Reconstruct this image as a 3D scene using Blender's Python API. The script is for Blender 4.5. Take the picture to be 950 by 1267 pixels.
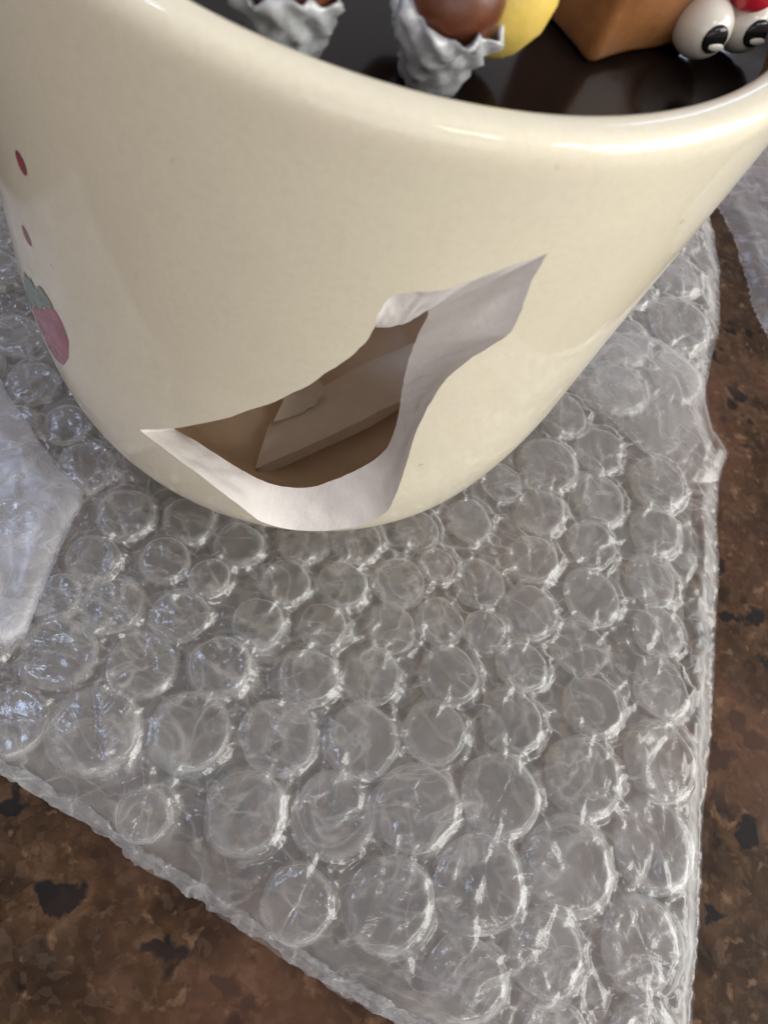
import bpy, bmesh, math, random
import numpy as np
from mathutils import Vector, Matrix
from mathutils.geometry import delaunay_2d_cdt

# ------------------------------------------------------------------ scene, camera, light
MM = 0.001
sc = bpy.context.scene
for o in list(bpy.data.objects):
    bpy.data.objects.remove(o)
COL = sc.collection
rng = np.random.default_rng(7)
random.seed(7)

cam_d = bpy.data.cameras.new('camera')
cam = bpy.data.objects.new('camera', cam_d)
COL.objects.link(cam)
sc.camera = cam
pitch, roll = 1.0757992, 0.52545946
fwd = Vector((0, math.cos(pitch), -math.sin(pitch)))
r0 = Vector((1, 0, 0))
u0 = r0.cross(fwd)
right = math.cos(roll) * r0 + math.sin(roll) * u0
up = -math.sin(roll) * r0 + math.cos(roll) * u0
m = Matrix((right, up, -fwd)).transposed().to_4x4()
m.translation = Vector((29.127, -84.340, 128.354)) * MM
cam.matrix_world = m
cam_d.sensor_fit = 'HORIZONTAL'
cam_d.sensor_width = 36.0
cam_d.lens = 36.0 * 952 / 950
cam_d.clip_start = 0.002
cam_d.clip_end = 20.0
cam_d.dof.use_dof = True
cam_d.dof.focus_distance = 0.105
cam_d.dof.aperture_fstop = 60.0

w = bpy.data.worlds.new('World')
sc.world = w
w.use_nodes = True
w.node_tree.nodes['Background'].inputs['Color'].default_value = (1.0, 0.955, 1.0, 1)
w.node_tree.nodes['Background'].inputs['Strength'].default_value = 0.385


def area(name, direction, dist, sx, sy, power, color, aim=(0.02, -0.01, 0.04)):
    d = bpy.data.lights.new(name, 'AREA')
    d.shape = 'RECTANGLE'
    d.size, d.size_y = sx, sy
    d.energy = power
    d.color = color
    o = bpy.data.objects.new(name, d)
    COL.objects.link(o)
    v = Vector(direction).normalized()
    o.location = Vector(aim) + v * dist
    o.rotation_euler = v.to_track_quat('Z', 'Y').to_euler()
    return o


area('soft_light', (0.84, 0.20, 0.40), 1.6, 1.4, 0.9, 19.5, (1.0, 1.0, 0.94))
area('soft_light', (0.50, -0.85, 0.22), 1.8, 1.5, 0.9, 4.6, (1.0, 0.97, 0.95))  # added front fill, no known source, carries light into the hole
area('ceiling_light', (0.54, -0.42, 0.727), 1.6, 0.34, 0.09, 1.9, (1.0, 0.95, 0.86))
area('ceiling_light', (0.748, -0.154, 0.642), 1.6, 0.20, 0.09, 1.4, (1.0, 0.95, 0.86))
area('ceiling_light', (0.807, 0.14, 0.571), 1.6, 0.10, 0.09, 0.8, (0.92, 0.96, 1.0))
area('window_light', (-0.52, 0.05, 0.85), 1.3, 0.11, 0.20, 1.7, (0.56, 0.70, 1.0))
area('far_window', (0.03, 0.88, 0.46), 1.5, 0.06, 0.35, 0.25, (0.55, 0.68, 1.0))

vs = sc.view_settings
vs.view_transform = 'Standard'
vs.look = 'None'
vs.exposure = 0.43
vs.gamma = 1.0
vs.use_curve_mapping = False
sc.render.engine = 'CYCLES'
cy = sc.cycles
cy.transparent_max_bounces = 18
cy.max_bounces = 7
cy.diffuse_bounces = 6
cy.glossy_bounces = 4
cy.transmission_bounces = 6
cy.caustics_reflective = False
cy.sample_clamp_indirect = 6
cy.use_adaptive_sampling = True
cy.adaptive_threshold = 0.03
cy.use_denoising = True
try:
    cy.denoiser = 'OPENIMAGEDENOISE'
except Exception:
    pass

# ------------------------------------------------------------------ helpers
def hash2(ix, iy, seed):
    h = (ix.astype(np.int64) * 374761393 + iy.astype(np.int64) * 668265263 + seed * 974634777) & 0xffffffff
    h = ((h ^ (h >> 13)) * 1274126177) & 0xffffffff
    h = h ^ (h >> 16)
    return (h & 0xffff) / 32767.5 - 1.0


def vnoise(x, y, seed=0):
    x = np.asarray(x, float); y = np.asarray(y, float)
    ix, iy = np.floor(x), np.floor(y)
    fx, fy = x - ix, y - iy
    fx = fx * fx * fx * (fx * (fx * 6 - 15) + 10)
    fy = fy * fy * fy * (fy * (fy * 6 - 15) + 10)
    a, b = hash2(ix, iy, seed), hash2(ix + 1, iy, seed)
    c, d = hash2(ix, iy + 1, seed), hash2(ix + 1, iy + 1, seed)
    return (a * (1 - fx) + b * fx) * (1 - fy) + (c * (1 - fx) + d * fx) * fy


def fbm(x, y, seed=0, oct=4):
    s, a, n = 0, 1.0, 0
    for k in range(oct):
        s = s + a * vnoise(np.asarray(x) * 2 ** k + 17.3 * k, np.asarray(y) * 2 ** k - 9.1 * k, seed + k)
        n += a
        a *= 0.5
    return s / n


def mesh_obj(name, V, Fs, mat, parent=None, smooth=True, mids=None):
    me = bpy.data.meshes.new(name)
    V = np.asarray(V, float) * MM
    me.from_pydata(V.tolist(), [], [tuple(int(i) for i in f) for f in Fs])
    for mt in (mat if isinstance(mat, (list, tuple)) else [mat]):
        me.materials.append(mt)
    if mids is not None:
        me.polygons.foreach_set('material_index', np.asarray(mids, np.int32))
    if smooth:
        me.polygons.foreach_set('use_smooth', np.ones(len(me.polygons), bool))
    me.update()
    o = bpy.data.objects.new(name, me)
    COL.objects.link(o)
    if parent is not None:
        o.parent = parent
        o.matrix_parent_inverse = Matrix.Identity(4)
        o.location = -Vector((0, 0, 0))
    return o


def thing(name, label, cat, loc=(0, 0, 0), group=None):
    o = bpy.data.objects.new(name, None)
    COL.objects.link(o)
    o.location = Vector(loc) * MM
    o.empty_display_size = 0.01
    o['label'] = label
    o['category'] = cat
    if group:
        o['group'] = group
    return o


def tag(o, label, cat, group=None):
    o['label'] = label
    o['category'] = cat
    if group:
        o['group'] = group
    return o


def grid_faces(nu, nv, wrap=False):
    """quads of an nu x nv lattice (index = i*nv + j); wrap closes i"""
    i = np.arange(nu if wrap else nu - 1)
    j = np.arange(nv - 1)
    I, J = np.meshgrid(i, j, indexing='ij')
    I2 = (I + 1) % nu
    return np.stack([I * nv + J, I2 * nv + J, I2 * nv + J + 1, I * nv + J + 1], -1).reshape(-1, 4)


def inside(px, py, poly):
    poly = np.asarray(poly, float)
    x, y = np.asarray(px), np.asarray(py)
    c = np.zeros(x.shape, bool)
    for (x1, y1), (x2, y2) in zip(poly, np.roll(poly, -1, 0)):
        if y1 == y2:
            continue
        t = ((y1 > y) != (y2 > y)) & (x < (x2 - x1) * (y - y1) / (y2 - y1) + x1)
        c ^= t
    return c


def poly_near(px, py, poly):
    """distance to and nearest point on a closed polygon"""
    P = np.stack([px, py], -1)
    best = np.full(len(P), 1e9)
    bp = np.zeros_like(P)
    poly = np.asarray(poly, float)
    for a, b in zip(poly, np.roll(poly, -1, 0)):
        d = b - a
        t = np.clip(((P - a) @ d) / max(d @ d, 1e-12), 0, 1)
        q = a + t[:, None] * d
        dd = np.hypot(*(P - q).T)
        k = dd < best
        best[k] = dd[k]
        bp[k] = q[k]
    return best, bp


def resample(poly, step, closed=True):
    poly = [np.array(p, float) for p in poly]
    out = []
    n = len(poly)
    for k in range(n if closed else n - 1):
        a, b = poly[k], poly[(k + 1) % n]
        m_ = max(1, int(round(np.linalg.norm(b[:2] - a[:2]) / step)))
        for t in range(m_):
            out.append(a + (b - a) * t / m_)
    if not closed:
        out.append(poly[-1])
    return np.array(out)


# ------------------------------------------------------------------ materials
def mat_new(name):
    mt = bpy.data.materials.new(name)
    mt.use_nodes = True
    nt = mt.node_tree
    nt.nodes.clear()
    out = nt.nodes.new('ShaderNodeOutputMaterial')
    return mt, nt, out


def N(nt, t, **kw):
    n = nt.nodes.new(t)
    for k, v in kw.items():
        if k in n.inputs:
            n.inputs[k].default_value = v
        else:
            setattr(n, k, v)
    return n


def ramp(nt, fac, stops):
    r = nt.nodes.new('ShaderNodeValToRGB')
    els = r.color_ramp.elements
    while len(els) < len(stops):
        els.new(0.5)
    for e, (p, c) in zip(els, stops):
        e.position = p
        e.color = (c[0], c[1], c[2], 1)
    nt.links.new(fac, r.inputs[0])
    return r.outputs[0]


def mixc(nt, fac, a, b, mode='MIX'):
    n = nt.nodes.new('ShaderNodeMix')
    n.data_type = 'RGBA'
    n.blend_type = mode
    for s, v in ((n.inputs[0], fac), (n.inputs[6], a), (n.inputs[7], b)):
        if isinstance(v, (int, float)):
            s.default_value = v
        elif isinstance(v, tuple):
            s.default_value = (v[0], v[1], v[2], 1)
        else:
            nt.links.new(v, s)
    return n.outputs[2]


def math_n(nt, op, a, b=None):
    n = nt.nodes.new('ShaderNodeMath')
    n.operation = op
    for s, v in zip(n.inputs, (a, b)):
        if v is None:
            continue
        if isinstance(v, (int, float)):
            s.default_value = v
        else:
            nt.links.new(v, s)
    return n.outputs[0]


def coords(nt):
    return nt.nodes.new('ShaderNodeTexCoord').outputs['Object']


def noise(nt, co, scale, detail=4, rough=0.55, dist=0.0):
    n = N(nt, 'ShaderNodeTexNoise', Scale=scale, Detail=detail, Roughness=rough, Distortion=dist)
    nt.links.new(co, n.inputs['Vector'])
    return n.outputs['Fac']


def bump(nt, h, strength, dist):
    b = N(nt, 'ShaderNodeBump', Strength=strength, Distance=dist)
    nt.links.new(h, b.inputs['Height'])
    return b.outputs[0]


def solid(name, base, rough=0.4, var=0.12, scale=250.0, bump_h=0.0, metallic=0.0, spec=0.5, bscale=900.0, coat=0.0):
    mt, nt, out = mat_new(name)
    p = N(nt, 'ShaderNodeBsdfPrincipled', Roughness=rough, Metallic=metallic)
    p.inputs['Specular IOR Level'].default_value = spec
    p.inputs['Coat Weight'].default_value = coat
    p.inputs['Coat Roughness'].default_value = 0.04
    co = coords(nt)
    n = noise(nt, co, scale, 5, 0.6)
    lo = tuple(max(0, c * (1 - var)) for c in base)
    hi = tuple(min(1, c * (1 + var)) for c in base)
    nt.links.new(ramp(nt, n, [(0.3, lo), (0.7, hi)]), p.inputs['Base Color'])
    if bump_h:
        nt.links.new(bump(nt, noise(nt, co, bscale, 6, 0.65), 0.6, bump_h), p.inputs['Normal'])
    nt.links.new(p.outputs[0], out.inputs[0])
    return mt


def glaze_mat():
    mt, nt, out = mat_new('cream_glaze')
    co = coords(nt)
    p = N(nt, 'ShaderNodeBsdfPrincipled', Roughness=0.5)
    p.inputs['Specular IOR Level'].default_value = 0.25
    p.inputs['Coat Weight'].default_value = 0.8
    p.inputs['Coat Roughness'].default_value = 0.07
    a = ramp(nt, noise(nt, co, 38, 5, 0.6, 0.4), [(0.32, (0.735, 0.672, 0.525)), (0.5, (0.765, 0.705, 0.54)), (0.68, (0.775, 0.695, 0.565))])
    g_ = ramp(nt, noise(nt, co, 1500, 3, 0.7), [(0.25, (0.955, 0.95, 0.94)), (0.6, (1.02, 1.02, 1.02))])
    col = mixc(nt, 1.0, a, g_, 'MULTIPLY')
    pin = ramp(nt, noise(nt, co, 420, 2, 0.5), [(0.755, (0, 0, 0)), (0.80, (0.5, 0.5, 0.5))])
    col = mixc(nt, pin, col, (0.40, 0.33, 0.24))
    nt.links.new(col, p.inputs['Base Color'])
    w_ = math_n(nt, 'ADD', noise(nt, co, 110, 3, 0.5), math_n(nt, 'MULTIPLY', noise(nt, co, 900, 2, 0.5), 0.015))
    nb = bump(nt, w_, 0.5, 0.00012)
    nt.links.new(nb, p.inputs['Normal'])
    nt.links.new(nb, p.inputs['Coat Normal'])
    nt.links.new(p.outputs[0], out.inputs[0])
    return mt


def film_mat(name, opac, edge, tint=(0.86, 0.87, 0.88), rough=0.16, bump_d=0.0005, bub=False, simple=False):
    """thin clear polythene: mostly see-through, milky where the film turns edge-on, glossy"""
    mt, nt, out = mat_new(name)
    co = co0 = coords(nt)
    if bub:      # the dome is built 1 mm in radius and scaled, so bring its grain to the same size, different on each copy
        oi = nt.nodes.new('ShaderNodeObjectInfo')
        ad = N(nt, 'ShaderNodeVectorMath', operation='MULTIPLY_ADD')
        nt.links.new(co, ad.inputs[0])
        ad.inputs[1].default_value = (4.6, 4.6, 2.2)
        nt.links.new(oi.outputs['Random'], ad.inputs[2])
        co = ad.outputs[0]
    lw = N(nt, 'ShaderNodeLayerWeight', Blend=0.5)
    f = lw.outputs['Facing']
    wr = noise(nt, co, 170, 4, 0.55, 0.8)
    fine = noise(nt, co, 1600, 3, 0.6, 0.6)
    hh = math_n(nt, 'ADD', math_n(nt, 'MULTIPLY', wr, 1.0), math_n(nt, 'MULTIPLY', fine, 0.05))
    nrm = bump(nt, hh, 0.8, bump_d)
    # thin whitish creases pressed into the film
    vor = N(nt, 'ShaderNodeTexNoise', Scale=75.0, Detail=3.0, Roughness=0.5, Distortion=1.0)
    nt.links.new(co, vor.inputs['Vector'])
    cr = math_n(nt, 'ABSOLUTE', math_n(nt, 'SUBTRACT', vor.outputs['Fac'], 0.5))
    cr = ramp(nt, cr, [(0.0, (1, 1, 1)), (0.032, (0, 0, 0))])
    cloud = noise(nt, co, 62, 5, 0.62, 0.4)
    op = math_n(nt, 'ADD', opac, math_n(nt, 'MULTIPLY', math_n(nt, 'POWER', f, 2.6), edge))
    op = math_n(nt, 'ADD', op, math_n(nt, 'MULTIPLY', cr, 0.15))
    if bub:      # the stretched side wall is milkier than the top
        fl = N(nt, 'ShaderNodeVectorMath', operation='MULTIPLY')
        nt.links.new(co0, fl.inputs[0])
        fl.inputs[1].default_value = (1000, 1000, 0)
        ln = N(nt, 'ShaderNodeVectorMath', operation='LENGTH')
        nt.links.new(fl.outputs[0], ln.inputs[0])
        streak = noise(nt, co, 260, 4, 0.65, 1.0)
        ring = ramp(nt, math_n(nt, 'MULTIPLY', ln.outputs['Value'], 0.8), [(0.60, (0, 0, 0)), (0.70, (0.75, 0.75, 0.75)), (0.80, (1, 1, 1)), (0.87, (0.4, 0.4, 0.4))])
        op = math_n(nt, 'ADD', op, math_n(nt, 'MULTIPLY', ring, math_n(nt, 'MULTIPLY', math_n(nt, 'POWER', streak, 1.6), 0.50)))
    op = math_n(nt, 'MULTIPLY', op, math_n(nt, 'ADD', 0.05, math_n(nt, 'MULTIPLY', cloud, 1.9)))
    op = math_n(nt, 'MINIMUM', op, 0.95)
    tr = N(nt, 'ShaderNodeBsdfTransparent', Color=(0.97, 0.97, 0.97, 1))
    df = N(nt, 'ShaderNodeBsdfDiffuse', Color=(*tint, 1))
    tl = N(nt, 'ShaderNodeBsdfTranslucent', Color=(*tint, 1))
    nt.links.new(nrm, df.inputs['Normal'])
    b1 = N(nt, 'ShaderNodeMixShader', Fac=0.4)
    nt.links.new(df.outputs[0], b1.inputs[1])
    nt.links.new(tl.outputs[0], b1.inputs[2])
    b2 = nt.nodes.new('ShaderNodeMixShader')
    nt.links.new(op, b2.inputs[0])
    nt.links.new(tr.outputs[0], b2.inputs[1])
    nt.links.new(b1.outputs[0], b2.inputs[2])
    gl = N(nt, 'ShaderNodeBsdfGlossy', Color=(1, 1, 1, 1), Roughness=rough)
    nt.links.new(nrm, gl.inputs['Normal'])
    if simple:
        nt.links.new(b2.outputs[0], out.inputs[0])
        return mt
    fr = math_n(nt, 'ADD', 0.05, math_n(nt, 'MULTIPLY', math_n(nt, 'POWER', f, 5.0), 0.5))
    b3 = nt.nodes.new('ShaderNodeMixShader')
    nt.links.new(fr, b3.inputs[0])
    nt.links.new(b2.outputs[0], b3.inputs[1])
    nt.links.new(gl.outputs[0], b3.inputs[2])
    nt.links.new(b3.outputs[0], out.inputs[0])
    return mt


def granite_mat():
    mt, nt, out = mat_new('brown_granite')
    co = coords(nt)
    p = N(nt, 'ShaderNodeBsdfPrincipled', Roughness=0.30)
    p.inputs['Specular IOR Level'].default_value = 0.14
    # warp the lookup so that the crystals are irregular
    wn = N(nt, 'ShaderNodeTexNoise', Scale=160.0, Detail=4.0, Roughness=0.6)
    nt.links.new(co, wn.inputs['Vector'])
    sub = N(nt, 'ShaderNodeVectorMath', operation='SUBTRACT')
    nt.links.new(wn.outputs['Color'], sub.inputs[0])
    sub.inputs[1].default_value = (0.5, 0.5, 0.5)
    scl = N(nt, 'ShaderNodeVectorMath', operation='SCALE')
    scl.inputs['Scale'].default_value = 0.005
    nt.links.new(sub.outputs[0], scl.inputs[0])
    add = N(nt, 'ShaderNodeVectorMath', operation='ADD')
    nt.links.new(co, add.inputs[0])
    nt.links.new(scl.outputs[0], add.inputs[1])
    wc = add.outputs[0]

    def vor(scale):
        v = N(nt, 'ShaderNodeTexVoronoi', Scale=scale)
        nt.links.new(wc, v.inputs['Vector'])
        s = N(nt, 'ShaderNodeSeparateColor')
        nt.links.new(v.outputs['Color'], s.inputs[0])
        return s.outputs[0], v.outputs['Distance']

    cell, _ = vor(340)
    cell2, _ = vor(760)
    n1 = noise(nt, co, 120, 6, 0.58, 0.5)
    col = ramp(nt, n1, [(0.34, (0.014, 0.009, 0.006)), (0.45, (0.036, 0.020, 0.012)), (0.54, (0.062, 0.035, 0.020)), (0.66, (0.115, 0.070, 0.045))])
    col = mixc(nt, 0.24, col, ramp(nt, cell, [(0.0, (0.022, 0.015, 0.011)), (0.5, (0.055, 0.033, 0.020)), (0.85, (0.085, 0.055, 0.038)), (1.0, (0.15, 0.11, 0.085))]))
    col = mixc(nt, 0.17, col, ramp(nt, cell2, [(0.0, (0.016, 0.011, 0.008)), (0.6, (0.06, 0.038, 0.025)), (1.0, (0.19, 0.14, 0.105))]))
    tan_ = noise(nt, wc, 310, 3, 0.5)
    col = mixc(nt, ramp(nt, tan_, [(0.60, (0, 0, 0)), (0.72, (0.75, 0.75, 0.75))]), col, (0.21, 0.135, 0.09))
    dk = noise(nt, wc, 120, 3, 0.5, 0.0)
    col = mixc(nt, ramp(nt, dk, [(0.60, (0, 0, 0)), (0.645, (0.92, 0.92, 0.92))]), col, (0.008, 0.008, 0.009))
    sp = N(nt, 'ShaderNodeTexVoronoi', Scale=95.0)
    nt.links.new(wc, sp.inputs['Vector'])
    col = mixc(nt, ramp(nt, sp.outputs['Distance'], [(0.11, (0.95, 0.95, 0.95)), (0.17, (0, 0, 0))]), col, (0.010, 0.007, 0.006))
    pk = noise(nt, wc, 26, 2, 0.5)
    col = mixc(nt, ramp(nt, pk, [(0.48, (0, 0, 0)), (0.60, (0.6, 0.6, 0.6))]), col, mixc(nt, 0.5, col, (0.19, 0.105, 0.078)))
    hs = N(nt, 'ShaderNodeHueSaturation', Saturation=1.18, Value=0.86)
    nt.links.new(col, hs.inputs['Color'])
    col = hs.outputs[0]
    nt.links.new(col, p.inputs['Base Color'])
    nt.links.new(p.outputs[0], out.inputs[0])
    return mt


M_glaze = glaze_mat()
M_inner = solid('brown_inner_glaze', (0.80, 0.65, 0.48), 0.4, 0.10, 90.0)
M_bisque = solid('white_bisque', (0.74, 0.70, 0.665), 0.9, 0.035, 300.0, 0.00022, spec=0.2, bscale=1500)
M_shard = solid('pale_shard_glaze', (0.90, 0.84, 0.76), 0.4, 0.06, 200.0)
M_dark = solid('dark_chocolate_resin', (0.010, 0.006, 0.005), 0.14, 0.3, 120.0, 0.00003, spec=0.35, bscale=200)
M_foil = solid('grey_crinkled_cup', (0.52, 0.53, 0.54), 0.28, 0.25, 300.0, 0.0002, metallic=0.2, bscale=700)
M_choc = solid('brown_glossy_candy', (0.11, 0.032, 0.013), 0.34, 0.25, 300.0, 0.0001, bscale=500)
M_yellow = solid('yellow_clay', (0.72, 0.52, 0.12), 0.38, 0.10, 300.0, 0.0002, bscale=500)
M_caramel = solid('caramel_clay', (0.25, 0.105, 0.038), 0.30, 0.25, 220.0, 0.0002, bscale=500)
M_white = solid('white_glossy_clay', (0.74, 0.71, 0.64), 0.18, 0.04, 300.0)
M_black = solid('black_gloss', (0.012, 0.012, 0.012), 0.12, 0.1, 300.0)
M_red = solid('red_clay', (0.42, 0.015, 0.03), 0.25, 0.1, 300.0)
M_dot = solid('maroon_print', (0.27, 0.065, 0.085), 0.25, 0.18, 900.0)
M_berry = solid('pink_print', (0.33, 0.085, 0.115), 0.25, 0.42, 480.0)
M_leaf = solid('green_print', (0.15, 0.19, 0.12), 0.25, 0.40, 600.0)
M_film = film_mat('clear_film', 0.11, 0.95, tint=(0.88, 0.87, 0.85), rough=0.19, bump_d=0.0006)
M_bub = film_mat('bubble_film', 0.03, 0.7, tint=(0.88, 0.87, 0.85), rough=0.18, bump_d=0.0005, bub=True)
M_low = film_mat('lower_film', 0.14, 0.50, tint=(0.88, 0.87, 0.85), simple=True)
M_edge = film_mat('torn_film', 0.22, 0.9, rough=0.15, bump_d=0.0006)
M_flap = film_mat('folded_film', 0.19, 0.5, tint=(0.83, 0.83, 0.88), rough=0.32, bump_d=0.00015)  # lilac tint puts the cool window light into the film colour
M_corner = film_mat('folded_corner_film', 0.11, 0.5, tint=(0.86, 0.85, 0.83), rough=0.3, bump_d=0.0002)
M_granite = granite_mat()

# ------------------------------------------------------------------ the counter
ZC = -10.0
g = 900
top = mesh_obj('granite_countertop', [(-g, -g, ZC), (g, -g, ZC), (g, g, ZC), (-g, g, ZC),
                                      (-g, -g, ZC - 30), (g, -g, ZC - 30), (g, g, ZC - 30), (-g, g, ZC - 30)],
               [(0, 1, 2, 3), (4, 7, 6, 5), (0, 4, 5, 1), (1, 5, 6, 2), (2, 6, 7, 3), (3, 7, 4, 0)], M_granite, smooth=False)
top['kind'] = 'structure'

# ------------------------------------------------------------------ the broken mug
BUB= [(57.9, -58.6, 6.2), (70.3, -50.7, 6.32), (82.8, -39.7, 6.3), (95.3, -29.2, 6.75), (72.1, -64.2, 6.67), (84.5, -55.0, 6.74), (98.3, -44.3, 6.64), (86.4, -69.6, 5.5), (100.5, -60.9, 6.24), (75.4, -77.6, 5.3), (34.0, -72.5, 5.63), (46.5, -66.4, 5.89), (47.7, -80.0, 5.79), (60.3, -73.6, 5.72), (32.7, -60.1, 5.42), (44.6, -52.0, 5.8), (7.3, -73.1, 5.88), (19.9, -65.5, 5.64), (20.7, -80.0, 5.87), (-3.6, -77.6, 4.76), (5.3, -81.8, 3.34), (-4.9, -65.4, 5.33), (7.3, -59.1, 5.08), (18.8, -53.4, 5.1), (7.9, -50.1, 4.65), (-3.1, -55.4, 4.55), (9.0, -36.2, 4.13), (-0.8, -34.7, 3.9), (-10.5, -39.9, 4.45), (0.4, -43.1, 3.91), (-10.0, -49.3, 4.02), (8.1, -42.3, 3.62), (-11.0, -58.1, 3.62), (18.9, -29.0, 4.47), (27.5, -21.7, 4.24), (37.3, -13.3, 4.03), (20.0, -37.5, 4.28), (29.4, -32.2, 4.52), (39.6, -23.8, 4.83), (19.8, -43.8, 4.54), (30.2, -40.2, 4.11), (41.5, -34.4, 4.8), (31.8, -47.6, 4.77), (42.2, -43.6, 4.7), (49.2, -27.7, 4.5), (43.6, -17.8, 3.63), (49.9, -16.5, 4.97), (59.6, -5.4, 4.63), (69.7, 5.1, 4.64), (81.7, 15.1, 5.15), (84.3, 4.7, 5.36), (73.5, -6.0, 5.27), (62.6, -17.7, 5.47), (56.0, -24.4, 4.11), (54.0, -36.2, 4.89), (65.1, -27.1, 4.83), (75.1, -18.1, 4.97), (88.3, -4.7, 5.18), (91.9, -16.2, 5.66), (80.2, -27.1, 5.17), (67.4, -37.0, 5.3), (55.6, -45.6, 5.17), (78.4, 27.7, 5.81), (67.3, 16.0, 5.41), (63.1, 27.9, 4.84), (54.7, 17.0, 5.87), (57.0, 6.4, 4.76), (53.4, 31.4, 4.82), (61.7, 46.6, 5.82), (73.6, 59.6, 6.1), (58.2, 60.8, 5.91), (69.3, 76.4, 7.29), (63.6, 89.8, 6.47), (47.1, 7.6, 3.92), (44.8, -4.6, 4.07), (-21.8, -35.7, 4.25), (-30.1, -30.2, 3.84), (60.2, -85.0, 5.01), (-22.0, -51.9, 4.45), (-28.9, -43.5, 4.23), (-36.3, -35.6, 4.11), (-39.9, -26.4, 3.99), (-48.8, -19.4, 3.97), (91.5, -78.1, 5.2), (105.2, -72.4, 5.37), (81.4, -86.7, 4.95)]
TABLE= [(24.421, 0.0), (26.411, 2.0), (28.389, 4.0), (30.357, 6.0), (32.454, 8.0), (34.6, 10.0), (36.466, 12.0), (37.817, 14.0), (39.008, 16.0), (40.079, 18.0), (40.989, 20.0), (41.695, 22.0), (42.156, 24.0), (42.467, 26.0), (42.753, 28.0), (43.008, 30.0), (43.228, 32.0), (43.407, 34.0), (43.54, 36.0), (43.624, 38.0), (43.653, 40.0), (43.652, 42.0), (43.648, 44.0), (43.642, 46.0), (43.634, 48.0), (43.627, 50.0), (43.619, 52.0), (43.611, 54.0), (43.606, 56.0), (43.601, 58.0), (43.6, 60.0), (43.602, 62.0), (43.607, 64.0), (43.615, 66.0), (43.626, 68.0), (43.638, 70.0), (43.65, 72.0), (43.664, 74.0), (43.677, 76.0), (43.689, 78.0), (43.7, 80.0), (43.71, 82.0), (43.72, 84.0), (43.73, 86.0), (43.74, 88.0), (43.75, 90.0), (43.76, 92.0)]

TB = np.array(TABLE)
ZT = TB[:, 1]
T = 5.2
_tr, _tz = np.gradient(TB[:, 0]), np.gradient(TB[:, 1])
_L = np.hypot(_tr, _tz)
_ir, _iz = TB[:, 0] - T * _tz / _L, TB[:, 1] + T * _tr / _L


def r_out(z):
    return np.interp(z, ZT, TB[:, 0])


_zi = np.linspace(6.5, 92, 172)
_ri = np.interp(_zi, _iz, _ir)
for _ in range(10):
    _ri[1:-1] = (_ri[:-2] + 2 * _ri[1:-1] + _ri[2:]) / 4
_zo = np.linspace(0, 92, 185)
_ro = np.interp(_zo, ZT, TB[:, 0])
for _ in range(10):
    _ro[1:-1] = (_ro[:-2] + 2 * _ro[1:-1] + _ro[2:]) / 4


def rO(z):
    return np.interp(z, _zo, _ro)


def rI(z):
    t = np.clip((np.asarray(z, float) - 78) / 12, 0, 1)
    return np.interp(z, _zi, _ri) + 1.0 * t * t * (3 - 2 * t)


def pol(th, z, r):
    a = np.radians(th)
    return np.stack([r * np.cos(a), r * np.sin(a), z], -1)


# outline of the hole as (angle, height) on the outside and on the inside of the wall
HOLE = [((-94.1, 39.0), (-92.3, 33.0)), ((-88.1, 37.6), (-86.5, 33.0)), ((-80.9, 34.2), (-80.3, 31.1)),
        ((-74.3, 28.5), (-74.4, 28.6)), ((-71.0, 24.5), (-71.0, 27.5)), ((-66.5, 22.0), (-68.7, 27.2)), ((-61.5, 21.0), (-65.0, 27.4)),
        ((-55.4, 22.5), (-61.0, 28.6)), ((-50.0, 25.5), (-56.8, 32.3)), ((-47.0, 31.0), (-53.2, 35.6)),
        ((-47.9, 38.5), (-50.5, 38.7)), ((-49.4, 48.0), (-49.0, 42.3)), ((-50.7, 57.5), (-49.4, 47.4)),
        ((-50.7, 64.5), (-50.5, 52.0)), ((-48.9, 68.7), (-51.7, 56.1)), ((-46.6, 71.4), (-52.4, 58.9)),
        ((-44.8, 73.4), (-52.8, 61.3)), ((-45.2, 76.4), (-53.2, 64.0)), ((-46.3, 80.8), (-53.3, 66.6)),
        ((-46.6, 84.4), (-53.1, 69.6)), ((-50.4, 82.9), (-53.8, 71.0)), ((-53.8, 81.2), (-54.3, 69.8)),
        ((-56.9, 79.5), (-55.6, 68.6)), ((-60.0, 78.9), (-57.0, 67.9)), ((-62.2, 77.9), (-58.6, 67.5)),
        ((-62.9, 75.5), (-60.2, 67.2)), ((-62.9, 73.2), (-61.6, 68.4)), ((-63.8, 69.8), (-63.0, 67.2)),
        ((-66.4, 66.0), (-66.0, 65.0)), ((-70.8, 60.0), (-70.6, 59.6)), ((-77.3, 53.5), (-77.2, 53.2)),
        ((-86.3, 45.5), (-86.0, 44.8))]


def catmull_pairs(H, per):
    A = np.array([(*a, *b) for a, b in H], float)
    n = len(A)
    out = []
    for i in range(n):
        p0, p1, p2, p3 = A[(i - 1) % n], A[i], A[(i + 1) % n], A[(i + 2) % n]
        sharp1, sharp2 = i in SHARP, (i + 1) % n in SHARP
        if sharp1:
            p0 = p1 - (p2 - p1)
        if sharp2:
            p3 = p2 + (p2 - p1)
        for t in np.arange(per) / per:
            out.append(0.5 * ((2 * p1) + (p2 - p0) * t + (2 * p0 - 5 * p1 + 4 * p2 - p3) * t * t + (3 * p1 - p0 - 3 * p2 + p3) * t ** 3))
    return np.array(out)


SHARP = {0, 19, 25, 10}
HP = catmull_pairs(HOLE, 7)
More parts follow.
